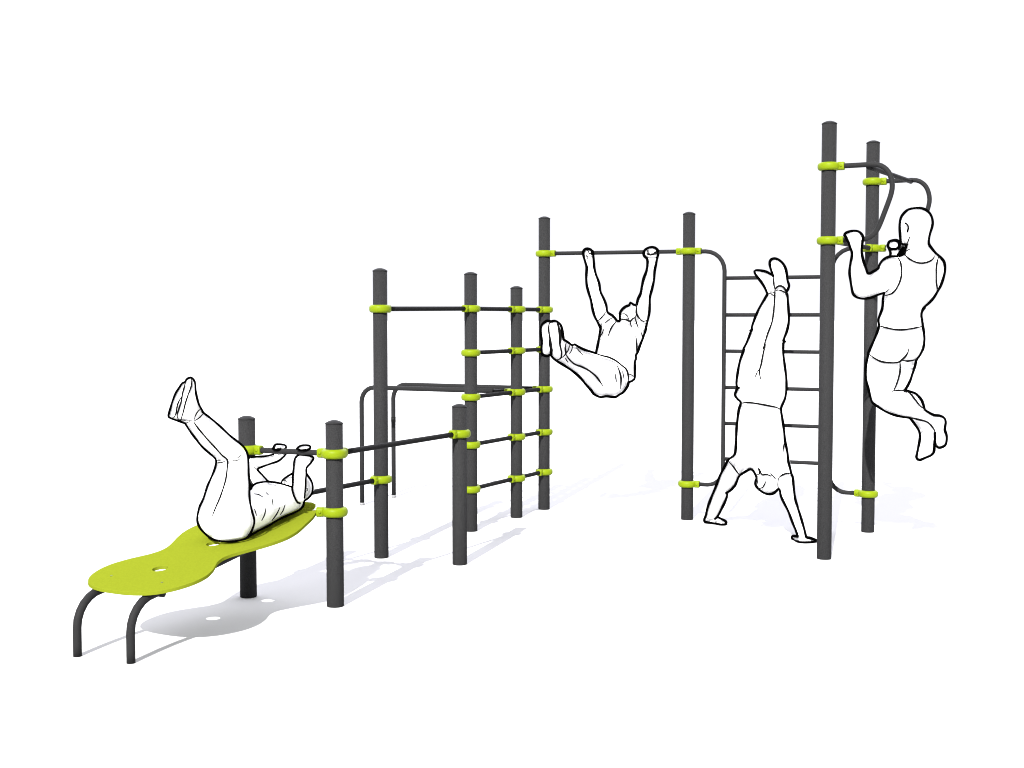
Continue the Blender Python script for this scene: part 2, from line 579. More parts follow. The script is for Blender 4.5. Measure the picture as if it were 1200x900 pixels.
def build_lines(name, person, meshes, lines, mat):
    """black piping laid on the figure along seams and contours: lines = (points, width px[, taper])"""
    vs, fs = [], []
    for o in meshes:
        b = len(vs)
        vs += [v.co for v in o.data.vertices]
        fs += [tuple(b + i for i in p.vertices) for p in o.data.polygons]
    bvh = BVHTree.FromPolygons(vs, fs)
    for ln in lines:
        bm = bmesh.new()
        pts, w = ln[0], ln[1]
        taper = ln[2] if len(ln) > 2 else False
        fixed = ln[3] if len(ln) > 3 else None
        p2 = crom([Vector((x, y)) for x, y in pts], 1.3)
        ds = []
        for p in p2:
            best = None
            for r, n in ((0, 1), (1.3, 6), (2.8, 8)):
                for k in range(n):
                    u, v = p.x + r * math.cos(6.2832 * k / n), p.y + r * math.sin(6.2832 * k / n)
                    h = bvh.ray_cast(CAM, ray(u, v).normalized())
                    if h[0] is not None:
                        d = (h[0] - CAM).dot(Vector((0, COS, -SIN)))
                        if best is None or d < best:
                            best = d
            ds.append(fixed if fixed else best)
        known = [i for i, d in enumerate(ds) if d is not None]
        if not known:
            continue
        for i in range(len(ds)):
            if ds[i] is None:
                ds[i] = ds[min(known, key=lambda k: abs(k - i))]
        n = len(ds)
        med = [sorted(ds[max(0, i - 3):i + 4])[len(ds[max(0, i - 3):i + 4]) // 2] for i in range(n)]
        for _ in range(4):
            med = [(med[max(i - 1, 0)] + 2 * med[i] + med[min(i + 1, n - 1)]) / 4 for i in range(n)]
        path = [at(p.x, p.y, d - (0.010 if w < 1.9 else w * 0.3 * d / F_PX + 0.002)) for p, d in zip(p2, med)]
        rad = []
        for i, d in enumerate(med):
            r = (w + (0.65 if w < 1.9 else 0.15)) * 0.5 * d / F_PX * (1 + 0.10 * math.sin(i * 0.37 + len(pts)))
            if taper:
                r *= 0.45 + 0.55 * min(1, min(i, n - 1 - i) / 6.0)
            rad.append(r)
        add_tube(bm, path, rad, 8, 'round')
        link_mesh(name, bm, mat, person)

def fingers_on_bar(bm, c, along, inward, size=1.0):
    """four unequal fingers and a thumb curled round a bar; c bar centre, inward = from bar to the wrist"""
    along = along.normalized()
    w = (inward - along * inward.dot(along)).normalized()
    side = along.cross(w)
    for k, (o, ext, r) in enumerate(((-.034, 4.4, .0088), (-.0115, 4.75, .0094), (.0115, 4.6, .0092), (.034, 4.1, .0080))):
        R = BAR_R + r + .001
        path = []
        for i in range(13):
            a = 0.5 + ext * i / 12
            path.append(c + along * o * size + (w * math.cos(a) + side * math.sin(a)) * (R + .004 * math.sin(a * 2)))
        add_tube(bm, path, [r * (1.08 - .25 * i / 12) for i in range(13)], 10, 'round')
    R = BAR_R + .011
    path = [c - along * .046 + (w * math.cos(a) + side * math.sin(a)) * R for a in [-.3 - 2.2 * i / 8 for i in range(9)]]
    add_tube(bm, path, [.0115 - .0003 * i for i in range(9)], 10, 'round')

VOX = 0.0055

def make_person(label, body, clothes, lines, folds, extra=None):
    """body: (pairs, kwargs); clothes: {part name: [(pairs, kwargs), ...]}"""
    bm = bmesh.new()
    for pr, kw in body:
        loft(bm, pr, **kw)
    for nm, group in clothes:
        for pr, kw in group:
            k2 = dict(kw)
            k2['scale'] = .88
            loft(bm, pr, **k2)
    if extra:
        extra(bm)
    person = remesh("person", bm, VOX, M_SKIN, None)
    tag(person, label, "person", "white outlined people exercising")
    meshes = [person]
    for nm, group in clothes:
        bm = bmesh.new()
        for pr, kw in group:
            loft(bm, pr, **kw)
        meshes.append(remesh(nm, bm, VOX, M_CLOTH, person))
    build_lines("contour_line", person, meshes, lines, M_INK)
    build_lines("fold_line", person, meshes, folds, M_INK_THIN)
    return person

TH, TN = 2.9, 1.5            # line widths in the photograph's pixels

# ---- 1: lying on the board, legs raised
c1 = lambda p: Q(60, 420, 6, p)
c4 = lambda p: Q(200, 420, 6, p)
c5 = lambda p: Q(200, 500, 6, p)
near_leg = [(227.5, 495, 238.7, 483.8, 6.62), (236.7, 506.7, 246.7, 490, 6.66), (247.5, 520, 257.5, 499, 6.7), (257.5, 531, 274, 514, 6.75),
            (265.5, 541, 288, 530, 6.8), (266, 550, 291, 545, 6.82), (262, 567, 291.8, 566, 6.84), (255, 587, 293, 586, 6.87),
            (248, 603, 296, 602, 6.89), (244, 618, 297.5, 614, 6.91), (248, 628, 294, 624, 6.92)]
far_leg = [(216.7, 495.8, 228, 491, 6.74), (230, 515, 246, 508, 6.84), (245, 531.5, 260, 524, 6.93), (253, 539.5, 268, 535, 6.99),
           (252.5, 549, 268, 548, 7.0), (244.5, 570, 266, 569, 7.0), (235.5, 593, 258, 592, 7.0), (231.5, 611, 256, 609, 6.99),
           (235, 621, 258, 619, 6.97)]
hip1 = [(232, 606, 296, 606, 6.95, 1.0), (233, 616, 297.5, 614, 6.95, 1.0), (240, 625, 295, 624, 6.95, .9), (250, 631, 288, 629.5, 6.94, .8)]
torso1 = [(282, 633, 290, 577, 6.97, 1.3), (300, 624.5, 299, 567.5, 7.05, 1.35), (315, 616, 310, 565, 7.13, 1.4), (328, 608.5, 322, 565.2, 7.21, 1.5),
          (341, 602, 335, 568.5, 7.28, 1.6), (350, 597.5, 347, 573, 7.34, 1.6), (355.5, 589, 354, 578, 7.38, 1.5)]
head1 = [(330.3, 563.5, 330.5, 569, 7.42), (335.5, 559, 337, 577, 7.44), (344, 555, 345, 583, 7.46), (353, 553, 354, 586.5, 7.48), (361, 557.5, 361, 583.5, 7.49),
         (365.8, 566, 366, 577, 7.5)]
arm1n = [(346.5, 535.5, 363.5, 538, 7.47, .6), (344.2, 542, 360.3, 546, 7.42), (343.5, 552, 359, 551.5, 7.36), (343, 563, 358.7, 563, 7.31), (342.7, 575, 357.7, 576, 7.27),
         (345.3, 584, 356.5, 586, 7.25), (349.5, 589, 354, 589.5, 7.26)]
arm1f = [(320.5, 531, 335, 532, 7.5, .6), (312, 534.7, 326, 540.5, 7.48), (302, 535.5, 314, 545.2, 7.45), (295, 536, 303.5, 549, 7.42), (289, 541, 300, 552, 7.4)]
arm1u = [(288, 545, 302.5, 550, 7.4), (291, 555, 307, 557.5, 7.36), (296, 566, 314.5, 563.5, 7.3), (303, 575, 325, 570, 7.25)]
tip_n = [(348.3, 524, 349.2, 526.2, 7.40), (353, 521.9, 353.5, 527.2, 7.39), (359, 522, 358.5, 527, 7.385), (363.2, 523, 362.6, 525.6, 7.38)]
tip_f = [(319.9, 524, 320.6, 526.4, 7.48), (325, 521, 325.3, 527.2, 7.475), (330.5, 521.3, 331, 527, 7.47), (334.8, 523.4, 334.6, 525.2, 7.465)]
shoe1n = [(223.5, 443, 228.5, 445.5, 6.5, 1.1), (219, 455, 230.5, 458, 6.5, 1.1), (216, 468, 232.5, 468, 6.52, 1.1), (213, 480, 235, 476, 6.55, .9), (212.5, 491, 238.5, 483.5, 6.6, .7)]
shoe1f = [(214, 447, 222, 449, 6.66, 1.2), (206, 461, 219, 462, 6.68, 1.2), (201, 474, 216, 474, 6.7, 1.1), (197.8, 486, 214, 487, 6.72, 1.0), (202, 491, 218, 493.5, 6.75, .8)]
def hands1(bm):
    a = P2['A'] + Vector((0, 0, .879))
    b = P2['B'] + Vector((0, 0, .877))
    for u, f in ((327.5, .655), (356, .345)):
        c = a.lerp(b, f)
        back = at(u, 536, 7.5) - c
        al = (b - a).normalized()
        up = Vector((0, 0, 1))
        w = Vector((-al.y, al.x, 0))
        w = w if w.y > 0 else -w                # far side of the bar
        for o, r, e in ((-.028, .0085, 2.1), (-.0095, .0092, 2.35), (.0095, .009, 2.3), (.028, .0078, 2.0)):
            R = BAR_R + r + .001
            path = [c + al * o + (w * math.cos(q) + up * math.sin(q)) * R for q in [-.9 + (e + .9) * i / 10 for i in range(11)]]
            add_tube(bm, path, [r * (1.05 - .2 * i / 10) for i in range(11)], 10, 'round')
        path = [c - al * .04 + (w * math.cos(q) - up * math.sin(q)) * (BAR_R + .011) for q in (-.2, .4, 1.0, 1.5)]
        add_tube(bm, path, [.0115, .011, .0105, .0095], 10, 'round')
        ball(bm, c + w * .034 - up * .03, .04, .018, .034)
    ball(bm, at(359.6, 571.5, 7.33), .008, .006, .014)
lines1 = [
    (c1([(940, 455), (880, 435), (845, 422), (825, 405), (838, 350), (855, 295), (875, 245), (900, 205), (920, 175), (940, 165), (955, 145), (980, 135),
         (1000, 148), (1012, 175), (1015, 225), (1025, 275), (1040, 325), (1060, 362), (1072, 383)])
     + c4([(280, 420), (345, 475), (420, 545), (490, 600), (520, 630), (538, 665), (544, 690)]), TH * .92),
    (c1([(940, 455), (975, 510), (1020, 570), (1060, 620), (1110, 665), (1145, 695), (1158, 715), (1158, 745), (1145, 790), (1120, 850), (1098, 900)])
     + c5([(230, 505), (205, 560), (190, 620), (188, 665), (205, 710), (245, 755), (310, 797), (420, 808), (510, 793), (550, 770), (620, 730), (690, 695),
           (760, 652), (850, 612), (905, 585), (932, 555), (938, 525)]), TH * .9),
    (c5([(545, 205), (548, 300), (553, 400), (555, 500), (568, 580), (588, 660), (575, 720), (545, 775)]), 2.6),
    (c5([(548, 218), (600, 212), (670, 207), (722, 195)]), TH * .85),
    (c5([(810, 193), (790, 215), (755, 243), (700, 262), (650, 280), (612, 300), (640, 335), (665, 362), (690, 385), (740, 392), (780, 400)]), TH * .85),
    (c5([(560, 440), (590, 405), (640, 390), (700, 388), (780, 402), (855, 425)]), 2.3),
    (c5([(557, 402), (570, 418), (566, 436), (556, 440)]), TH),
    (c5([(780, 402), (785, 378), (820, 350), (860, 328)]), TH * .85),
    (c5([(958, 335), (985, 375), (998, 410), (998, 450), (990, 475), (965, 505), (938, 522)]), TH * .85),
    (c5([(858, 405), (860, 330), (865, 290), (868, 250), (880, 215), (905, 197), (935, 200), (985, 208), (1005, 222), (985, 255), (955, 292), (955, 330)]), TH * .85),
    (c5([(858, 405), (855, 440), (865, 480), (880, 515), (895, 535), (908, 538)]), 2.4),
    (c5([(955, 330), (950, 370), (948, 430), (940, 500)]), 2.2),
    (c5([(718, 155), (740, 125), (800, 128), (812, 145), (795, 160), (745, 163), (718, 155)]), 2.5),
    (c5([(888, 155), (905, 138), (935, 130), (975, 133), (982, 150), (960, 162), (915, 165), (888, 155)]), 2.5),
]
folds1 = [(c, TN - .1, True) for c in (
    c1([(1000, 445), (1040, 500), (1100, 570), (1160, 635), (1200, 680)]) + c4([(398, 715)]) + c5([(398, 290), (385, 380), (350, 490), (320, 560), (292, 628)]),
    c1([(1005, 440), (1040, 420), (1072, 383)]), c1([(1005, 430), (1015, 400), (1030, 375), (1050, 355)]),
    c1([(985, 140), (985, 190), (965, 250), (945, 310), (930, 370), (915, 425)]), c1([(945, 170), (925, 240), (915, 300), (900, 350), (885, 400), (895, 430)]),
    c1([(915, 270), (890, 320), (880, 370), (870, 405), (850, 420)]), c1([(885, 430), (930, 433), (990, 435)]), c1([(930, 452), (955, 452), (975, 442)]),
    c5([(325, 237), (350, 235)]), c5([(332, 252), (360, 252), (380, 245)]), c5([(430, 235), (445, 238)]), c5([(445, 240), (475, 235), (490, 220)]),
    c5([(465, 222), (480, 213), (497, 198)]), c5([(588, 285), (600, 296), (612, 300)]),
    c5([(588, 472), (620, 478), (648, 495)]), c5([(670, 462), (688, 480)]), c5([(715, 510), (720, 555)]), c5([(590, 580), (604, 625)]),
    c5([(670, 572), (660, 620), (640, 660)]), c5([(768, 568), (745, 615), (712, 660)]), c5([(805, 548), (790, 590), (770, 620)]),
    c5([(785, 378), (810, 378), (828, 398)]), c5([(952, 430), (963, 437), (962, 450), (952, 452)]))]
make_person("person lying on the lime board with both knees raised, gripping the short bar",
            [(head1, {}), (arm1n, {}), (arm1f, {}), (arm1u, {}), (tip_n, dict(ratio=1.0)), (tip_f, dict(ratio=1.0))],
            [("shirt", [(torso1, dict(cap0=.3))]), ("trousers", [(near_leg, {}), (far_leg, {}), (hip1, dict(cap0=.2, cap1=.25))]),
             ("shoe", [(shoe1n, dict(cap1=.2))]), ("shoe", [(shoe1f, dict(cap1=.2))])],
            lines1, folds1, hands1)

# ---- 2: hanging from the high bar, legs lifted
d6 = lambda p: Q(600, 240, 6, p)
d7 = lambda p: Q(620, 350, 7.5, p)
arm2l = [(684.5, 299, 695.5, 297.5, 10.8, 1.0), (685.3, 306, 695.2, 304, 10.79), (687.3, 313, 696.3, 313, 10.78), (687, 323, 698, 321, 10.76), (687.5, 333, 702, 331.5, 10.74), (690, 343, 704, 342, 10.72),
         (693, 355, 708, 351, 10.7), (695, 365, 711, 361, 10.68), (699, 376, 714.5, 367, 10.66), (704, 386, 722, 374, 10.65)]
arm2r = [(757, 301.5, 771.3, 300.5, 10.57, .8), (758.3, 306, 770, 305, 10.57), (758.7, 311, 768.7, 311, 10.58), (757.5, 317.5, 767, 317, 10.58), (754, 327, 766.3, 328, 10.6), (752, 336.6, 764, 338, 10.61),
         (749, 349, 761.5, 349, 10.62), (746, 357, 761.3, 359, 10.63), (745.5, 367, 760.5, 369, 10.64), (746, 375, 758.3, 377, 10.65), (738, 385, 757, 387, 10.66)]
torso2 = [(712, 371.5, 750, 373, 10.66, .5), (704, 377, 757.5, 378, 10.66, .55), (704.3, 386, 756, 387, 10.67, .6), (702, 396, 753.2, 397, 10.67, .62), (700, 406, 750, 407, 10.67, .6), (698.5, 414, 746.5, 415, 10.67, .6),
          (705, 424, 744.5, 424, 10.67, .7), (718, 433, 744.3, 434, 10.67, .9), (727, 440, 743.5, 441.5, 10.68, 1.0)]
sleeve2l = [(697, 370, 712.8, 363.5, 10.67, 1.05), (699, 377, 716, 368.5, 10.66, 1.05), (704, 386, 722, 375, 10.65, 1.0)]
sleeve2r = [(746.5, 369, 760.3, 373, 10.645, 1.05), (746, 376, 758.3, 380, 10.65, 1.05), (740, 386, 756.3, 388, 10.66, 1.0)]
head2 = [(736.5, 357.5, 745, 357.8, 10.6), (729.5, 361.5, 747, 361.5, 10.58), (726.2, 368, 747, 368, 10.58), (727, 375, 746, 374, 10.59), (731, 381, 742, 380, 10.61)]
leg2r = [(660.5, 398.5, 664, 416, 9.86), (668, 402.5, 668.5, 422, 9.93), (678, 406.5, 674, 428, 10.02), (689, 411, 684, 432, 10.12), (700, 414.5, 694, 440, 10.24), (714, 418.8, 702, 450, 10.4),
         (728, 428.5, 715, 461, 10.53), (736.2, 441, 727, 460, 10.6)]
leg2l = [(663, 414, 652, 422.7, 9.92), (668, 421, 660.5, 428, 9.98), (674.5, 426, 670.5, 435, 10.06), (685, 430, 680, 443, 10.16), (697, 437, 688.5, 453, 10.28), (707, 440, 697, 462, 10.42),
         (722, 440, 712, 464.8, 10.54), (733, 442, 724, 462.5, 10.6), (736, 446, 731.5, 457.5, 10.61)]
shoe2l = [(637, 378.5, 644, 377.5, 9.84), (634.2, 386, 643.8, 384, 9.82, 1.1), (634, 394, 644.5, 394, 9.81, 1.1), (635, 402, 645.8, 402, 9.81, 1.1), (634.7, 410, 645.8, 410, 9.82, 1.1), (636.5, 415.5, 644.5, 415.5, 9.84)]
shoe2r = [(644.5, 378, 653, 378, 9.78), (643, 386, 657.8, 385, 9.76), (643.5, 393, 660, 393, 9.75), (645, 403, 662.5, 403.5, 9.76), (646, 413, 661.5, 414, 9.79), (650, 420.5, 657.5, 420, 9.82)]
def hands2(bm):
    f = P2['F'] + Vector((0, 0, 2.203))
    h = P2['H'] + Vector((0, 0, 2.194))
    for u, v, dd in ((690, 297, 10.8), (764.3, 296, 10.57)):
        k = (u - 637.5) / (807 - 637.5)
        k = k * 11.0 / (10.4 + (11.0 - 10.4) * k)
        c = f.lerp(h, k)
        fingers_on_bar(bm, c, h - f, at(u + 2, v + 25, dd) - c)
    ball(bm, at(738.5, 355.6, 10.6), .012)
    ball(bm, at(735, 366, 10.49), .013, .014, .02)
lines2 = [
    (d6([(560, 345), (570, 335), (560, 318), (530, 308), (508, 318), (500, 340), (505, 365), (515, 400), (525, 440), (522, 500), (525, 560), (540, 620), (555, 670), (565, 725), (580, 780),
         (600, 820), (622, 865)]) + d7([(625, 240), (628, 265), (620, 310), (610, 370), (598, 430), (587, 482)]), 3.1),
    (d6([(560, 320), (570, 345), (575, 400), (578, 440), (590, 490), (612, 550), (622, 610), (645, 660), (662, 705), (668, 745), (680, 762), (715, 785), (740, 815), (758, 812), (758, 765), (775, 735), (800, 715),
         (825, 705), (832, 688), (848, 698), (865, 705), (878, 700)]), 3.1),
    (d6([(878, 700), (885, 665), (905, 620), (912, 580), (925, 520), (945, 465), (952, 420), (950, 380), (930, 360), (925, 335), (940, 312), (975, 298), (1005, 302), (1025, 320), (1028, 345), (1020, 380),
         (1012, 420), (1003, 465), (998, 530), (985, 590), (970, 650), (968, 710), (965, 760), (955, 810), (945, 850), (935, 900)]) +
     d7([(1020, 290), (1000, 350), (975, 410), (955, 470), (940, 495), (940, 530), (930, 560), (930, 690), (915, 715), (895, 728), (875, 732)]), 3.1),
    (d7([(305, 360), (345, 385), (378, 410), (400, 402), (430, 420), (480, 445), (540, 465), (590, 480)]), 3.1),
    (d7([(190, 490), (205, 515), (240, 545), (300, 582), (380, 635), (450, 695), (500, 755), (545, 805), (570, 838), (625, 865), (680, 858), (755, 865), (795, 842), (830, 820), (865, 770), (875, 735)]), 3.1),
    (d7([(190, 490), (175, 500), (148, 503), (120, 492), (110, 470), (108, 430), (112, 380), (105, 330), (102, 280), (108, 240), (130, 212), (160, 195), (190, 200), (225, 195), (255, 208), (280, 235), (292, 280),
         (300, 330), (305, 360)]), 3.1),
    (d7([(195, 450), (192, 490)]), 3.4),
]
folds2 = [(c, TN + .1, True) for c in (
    d6([(530, 320), (540, 332), (545, 345), (562, 330)]), d6([(518, 352), (535, 368), (530, 380)]), d6([(955, 320), (948, 340), (965, 352), (990, 348), (1010, 330), (1020, 318)]),
    d6([(875, 700), (875, 760), (890, 790), (915, 815), (935, 818), (955, 808)]), d6([(765, 805), (800, 808), (830, 818), (850, 800), (868, 790), (872, 770)]), d6([(768, 770), (790, 765), (812, 785), (822, 805)]),
    d6([(602, 818), (630, 790), (660, 755)]), d6([(710, 795), (680, 808), (652, 832)]), d6([(730, 820), (705, 855), (685, 895)]), d6([(830, 820), (840, 860)]), d6([(865, 790), (875, 825), (888, 865)]),
    d7([(632, 205), (633, 240)]), d7([(660, 265), (640, 310), (620, 350)]), d7([(760, 205), (725, 250), (695, 325)]), d7([(930, 165), (945, 215), (960, 255)]), d7([(988, 300), (998, 345)]),
    d7([(938, 328), (945, 400), (945, 470)]), d7([(590, 485), (650, 502), (710, 518), (770, 550), (820, 590), (850, 615), (865, 645), (873, 690), (873, 730)]), d7([(868, 662), (895, 668), (922, 685)]),
    d7([(185, 205), (172, 240), (172, 280), (180, 330), (190, 390), (195, 450), (192, 490)]), d7([(180, 340), (178, 400), (190, 450)]),
    d7([(245, 215), (258, 260), (265, 320), (270, 400), (285, 470), (282, 515), (260, 535), (240, 540)]), d7([(255, 215), (270, 280), (278, 340), (275, 400)]),
    d7([(325, 390), (318, 430), (322, 480), (300, 510), (285, 520)]), d7([(355, 410), (345, 450), (325, 485)]), d7([(382, 420), (375, 450), (355, 485)]),
    d7([(325, 490), (350, 530), (400, 575), (470, 602), (530, 635), (590, 685), (630, 740), (652, 770)]), d7([(415, 430), (445, 465), (475, 498)]), d7([(320, 525), (342, 560)]),
    d7([(760, 665), (762, 700), (768, 730)]), d7([(775, 590), (795, 640), (808, 700), (805, 790)]), d7([(822, 640), (828, 670), (832, 700)]))]
make_person("person hanging from the high bar with straight arms, shoe soles lifted towards the viewer",
            [(arm2l, {}), (arm2r, {}), (head2, dict(ratio=1.05))],
            [("shirt", [(torso2, dict(cap0=.2, cap1=.2)), (sleeve2l, dict(cap0=.05)), (sleeve2r, dict(cap0=.05))]),
             ("trousers", [(leg2r, dict(cap0=.1)), (leg2l, dict(cap0=.1, cap1=.2))]),
             ("shoe", [(shoe2l, {})]), ("shoe", [(shoe2r, {})])], lines2, folds2, hands2)

# ---- 3: handstand in front of the ladder
e8 = lambda p: Q(820, 290, 7.5, p)
e1 = lambda p: Q(780, 390, 6, p)
e2 = lambda p: Q(780, 520, 6, p)
leg3l = [(899.3, 345, 908, 346, 9.72), (893, 356, 907.5, 358, 9.72), (887, 368, 906, 371, 9.71), (881, 383, 904, 382, 9.7), (876, 400, 898, 398, 9.7), (868.5, 417, 895, 415, 9.69),
         (864.5, 435, 893, 433, 9.68), (863, 450, 893, 448, 9.68), (861.5, 462, 895, 462, 9.68)]
leg3r = [(908.5, 342, 921.5, 344, 9.66), (908, 354, 923.3, 354, 9.66), (906, 370, 924.4, 368, 9.65), (903, 381, 924, 380, 9.65), (897, 400, 918.7, 399, 9.65), (893, 416, 918, 415, 9.65),
         (891, 430, 920, 430, 9.65), (890, 445, 921.5, 445, 9.66), (889, 460, 921, 461, 9.67)]
hip3 = [(863, 440, 921, 438, 9.67, .7), (862.3, 452, 921.7, 452, 9.67, .72), (861.5, 461.5, 921, 463, 9.67, .7), (865.5, 469, 917, 475, 9.67, .65), (868, 473.5, 915.6, 480.5, 9.67, .62)]
torso3 = [(867.5, 472, 915.2, 480, 9.67, .6), (865, 485, 917, 492, 9.68, .55), (863.5, 500, 918.7, 503, 9.69, .55), (862.5, 517, 921, 517, 9.7, .52), (861.5, 528, 922.5, 529, 9.72, .5), (858.5, 536, 925, 540, 9.74, .45),
          (864, 545, 926.5, 548, 9.76, .4), (874, 549.5, 926, 553, 9.77, .32)]
arm3l = [(861.5, 527, 884, 541, 9.8), (856, 536.5, 871, 551, 9.87), (850, 545.5, 865, 560.5, 9.95), (844, 556.5, 860.5, 570, 10.03), (838.7, 570, 853, 577.3, 10.1), (834.3, 580.5, 851, 585, 10.16), (829.8, 592, 847, 593.8, 10.22),
         (827.8, 600, 842.5, 602.5, 10.27), (826.2, 606.5, 840.3, 607.5, 10.3)]
arm3r = [(908, 541, 925.5, 539, 9.76), (911.3, 556, 928, 553, 9.74), (913, 573, 930.3, 572, 9.7), (916, 583.5, 932, 584, 9.66), (920.5, 593, 935, 594.5, 9.62), (926, 605, 938.5, 606, 9.58), (931, 617, 942, 618, 9.54), (934.5, 626.5, 945, 627.5, 9.5)]
slv3l = [(865, 528, 882, 543, 9.8, 1.05), (857, 535.5, 873, 550, 9.86, 1.05), (853.3, 540.5, 866.5, 557.5, 9.9, 1.05)]
slv3r = [(907, 541, 925.7, 539, 9.76, 1.05), (910, 552, 927.5, 549, 9.75, 1.05), (911.5, 561, 927.8, 555.5, 9.73, 1.05)]
head3 = [(889, 549, 911, 551, 9.72), (885.7, 559, 913, 561, 9.7), (886, 567.5, 913.3, 569, 9.69), (890, 574, 911, 575, 9.68), (896.5, 578, 905, 578.6, 9.68)]
shoe3l = [(884.8, 321, 887.5, 317.3, 9.7, 1.6), (888.3, 325.5, 898, 318.8, 9.7, 1.2), (893, 331.5, 905, 324, 9.71), (896.7, 338, 907.5, 332, 9.72), (899.3, 345, 908, 342, 9.72)]
shoe3r = [(903.5, 305, 911, 303.8, 9.66, 1.2), (902.2, 310.5, 917.5, 308.5, 9.65), (904, 318, 921.7, 317.5, 9.65), (906, 328, 923, 328, 9.65), (908.2, 337, 924.3, 336.5, 9.66), (908.7, 342, 921.5, 343, 9.66)]
def hands3(bm):
    for base, tips, thumb in (((835, 608.5), ((850.5, 613.6), (849.5, 611.3), (846.5, 614.6), (839, 613)), (828, 610.8)),
                              ((941, 630.5), ((956.5, 634.2), (953.5, 632.3), (950, 635), (937, 634.8)), (930.5, 630.2))):
        b0 = on_height(base[0], base[1], .022)
        pal = on_height(base[0] + 2, base[1] + 2.2, .016)
        ball(bm, b0, .034, .05, .024)
        ball(bm, pal, .045, .05, .02)
        for i, (u, v) in enumerate(tips):
            t = on_height(u, v, .008)
            m = pal.lerp(t, .6) + Vector((0, 0, .010))
            add_tube(bm, [pal, m, t], [.0125, .0105 - .0005 * i, .0085], 10, 'round')
        t = on_height(thumb[0], thumb[1], .011)
        add_tube(bm, [b0, b0.lerp(t, .6) + Vector((0, 0, .008)), t], [.015, .013, .010], 10, 'round')
    ball(bm, at(899, 566, 9.60), .012, .014, .02)
lines3 = [
    (e8([(595, 410), (575, 360), (545, 310), (510, 265), (490, 235), (480, 210), (495, 200), (540, 203), (590, 215), (630, 240)]), 3.05),
    (e8([(645, 250), (625, 190), (615, 150), (620, 115), (640, 100), (670, 98), (705, 115), (735, 145), (755, 185), (765, 230), (772, 290), (785, 330), (775, 370), (760, 392), (770, 420), (775, 480), (782, 580),
         (782, 660), (765, 740), (742, 800), (740, 840)]) + e1([(828, 70), (828, 150), (838, 230), (848, 310), (850, 390), (840, 460), (815, 520), (812, 545), (820, 600), (832, 680), (840, 760), (855, 830), (862, 895)])
     + e2([(870, 150), (885, 210), (895, 240), (902, 320), (912, 390), (930, 450), (955, 530), (975, 600), (990, 655), (1010, 660), (1045, 672), (1065, 683), (1040, 690), (985, 695), (940, 692), (905, 680), (888, 662), (895, 648), (928, 652)]), 3.05),
    (e8([(595, 410), (560, 470), (520, 540), (485, 620), (460, 690), (455, 725), (440, 765), (415, 830), (385, 890)]) + e1([(550, 120), (525, 190), (508, 270), (498, 350), (502, 390), (488, 435), (505, 465), (528, 490), (515, 540),
      (505, 610), (498, 680), (495, 760), (488, 845), (465, 875), (440, 895)]) + e2([(410, 170), (380, 230), (350, 310), (320, 380), (295, 450), (285, 495), (272, 540), (290, 552), (340, 560), (400, 570), (425, 562), (422, 545),
      (395, 530), (365, 515)]), 3.05),
    (e2([(350, 527), (365, 512), (390, 465), (415, 415), (432, 370), (435, 345), (460, 325), (490, 290), (505, 255), (520, 225), (555, 200), (595, 180), (615, 190), (630, 215), (640, 240), (632, 270), (635, 295), (655, 320), (690, 345),
         (730, 355), (765, 345), (798, 318), (812, 370), (835, 420), (865, 480), (895, 560), (918, 615), (928, 652)]), 3.05),
    (e1([(502, 395), (515, 385)]), 2.6), (e2([(425, 346), (440, 338)]), 2.4), (e8([(445, 730), (462, 722)]), 2.6), (e8([(735, 815), (750, 828)]), 2.6),
]
folds3 = [(c, TN + .1, True) for c in (
    e8([(605, 392), (635, 390), (660, 402)]), e8([(600, 405), (630, 410), (658, 432)]), e8([(668, 380), (700, 375), (730, 385), (765, 410)]),
    e8([(648, 250), (650, 300), (655, 340), (662, 370)]), e8([(662, 370), (660, 400), (655, 500), (645, 600), (630, 670), (600, 750), (575, 830), (560, 895)]) + e1([(700, 80), (685, 150), (672, 220), (660, 270), (668, 325)]),
    e1([(655, 260), (640, 285), (628, 312)]), e1([(528, 498), (570, 490), (640, 497), (720, 512), (780, 525), (812, 542)]), e1([(832, 780), (825, 835)]),
    e2([(440, 122), (475, 160), (500, 195), (520, 222)]), e2([(790, 260), (800, 235), (830, 215), (860, 208), (885, 213)]), e2([(790, 260), (790, 300), (798, 318)]),
    e2([(640, 218), (660, 210), (655, 175), (668, 200), (680, 218), (710, 215), (745, 228)]), e2([(735, 202), (755, 225), (775, 248)]), e2([(708, 255), (695, 285), (680, 308), (655, 315)]), e2([(640, 235), (650, 282)]))]
folds3.append((e8([(665, 365), (685, 342), (715, 338), (740, 352), (752, 370)]), 2.2))
make_person("person upside down in a handstand in front of the wall bars, palms on the ground",
            [(arm3l, dict(cap1=.3)), (arm3r, dict(cap1=.3)), (head3, {})],
            [("shirt", [(torso3, dict(cap0=.1, cap1=.15)), (slv3l, dict(cap1=.08)), (slv3r, dict(cap1=.08))]),
             ("trousers", [(leg3l, dict(cap0=.1)), (leg3r, dict(cap0=.1)), (hip3, dict(cap0=.1, cap1=.1))]),
             ("shoe", [(shoe3l, {})]), ("shoe", [(shoe3r, {})])], lines3, folds3, hands3)

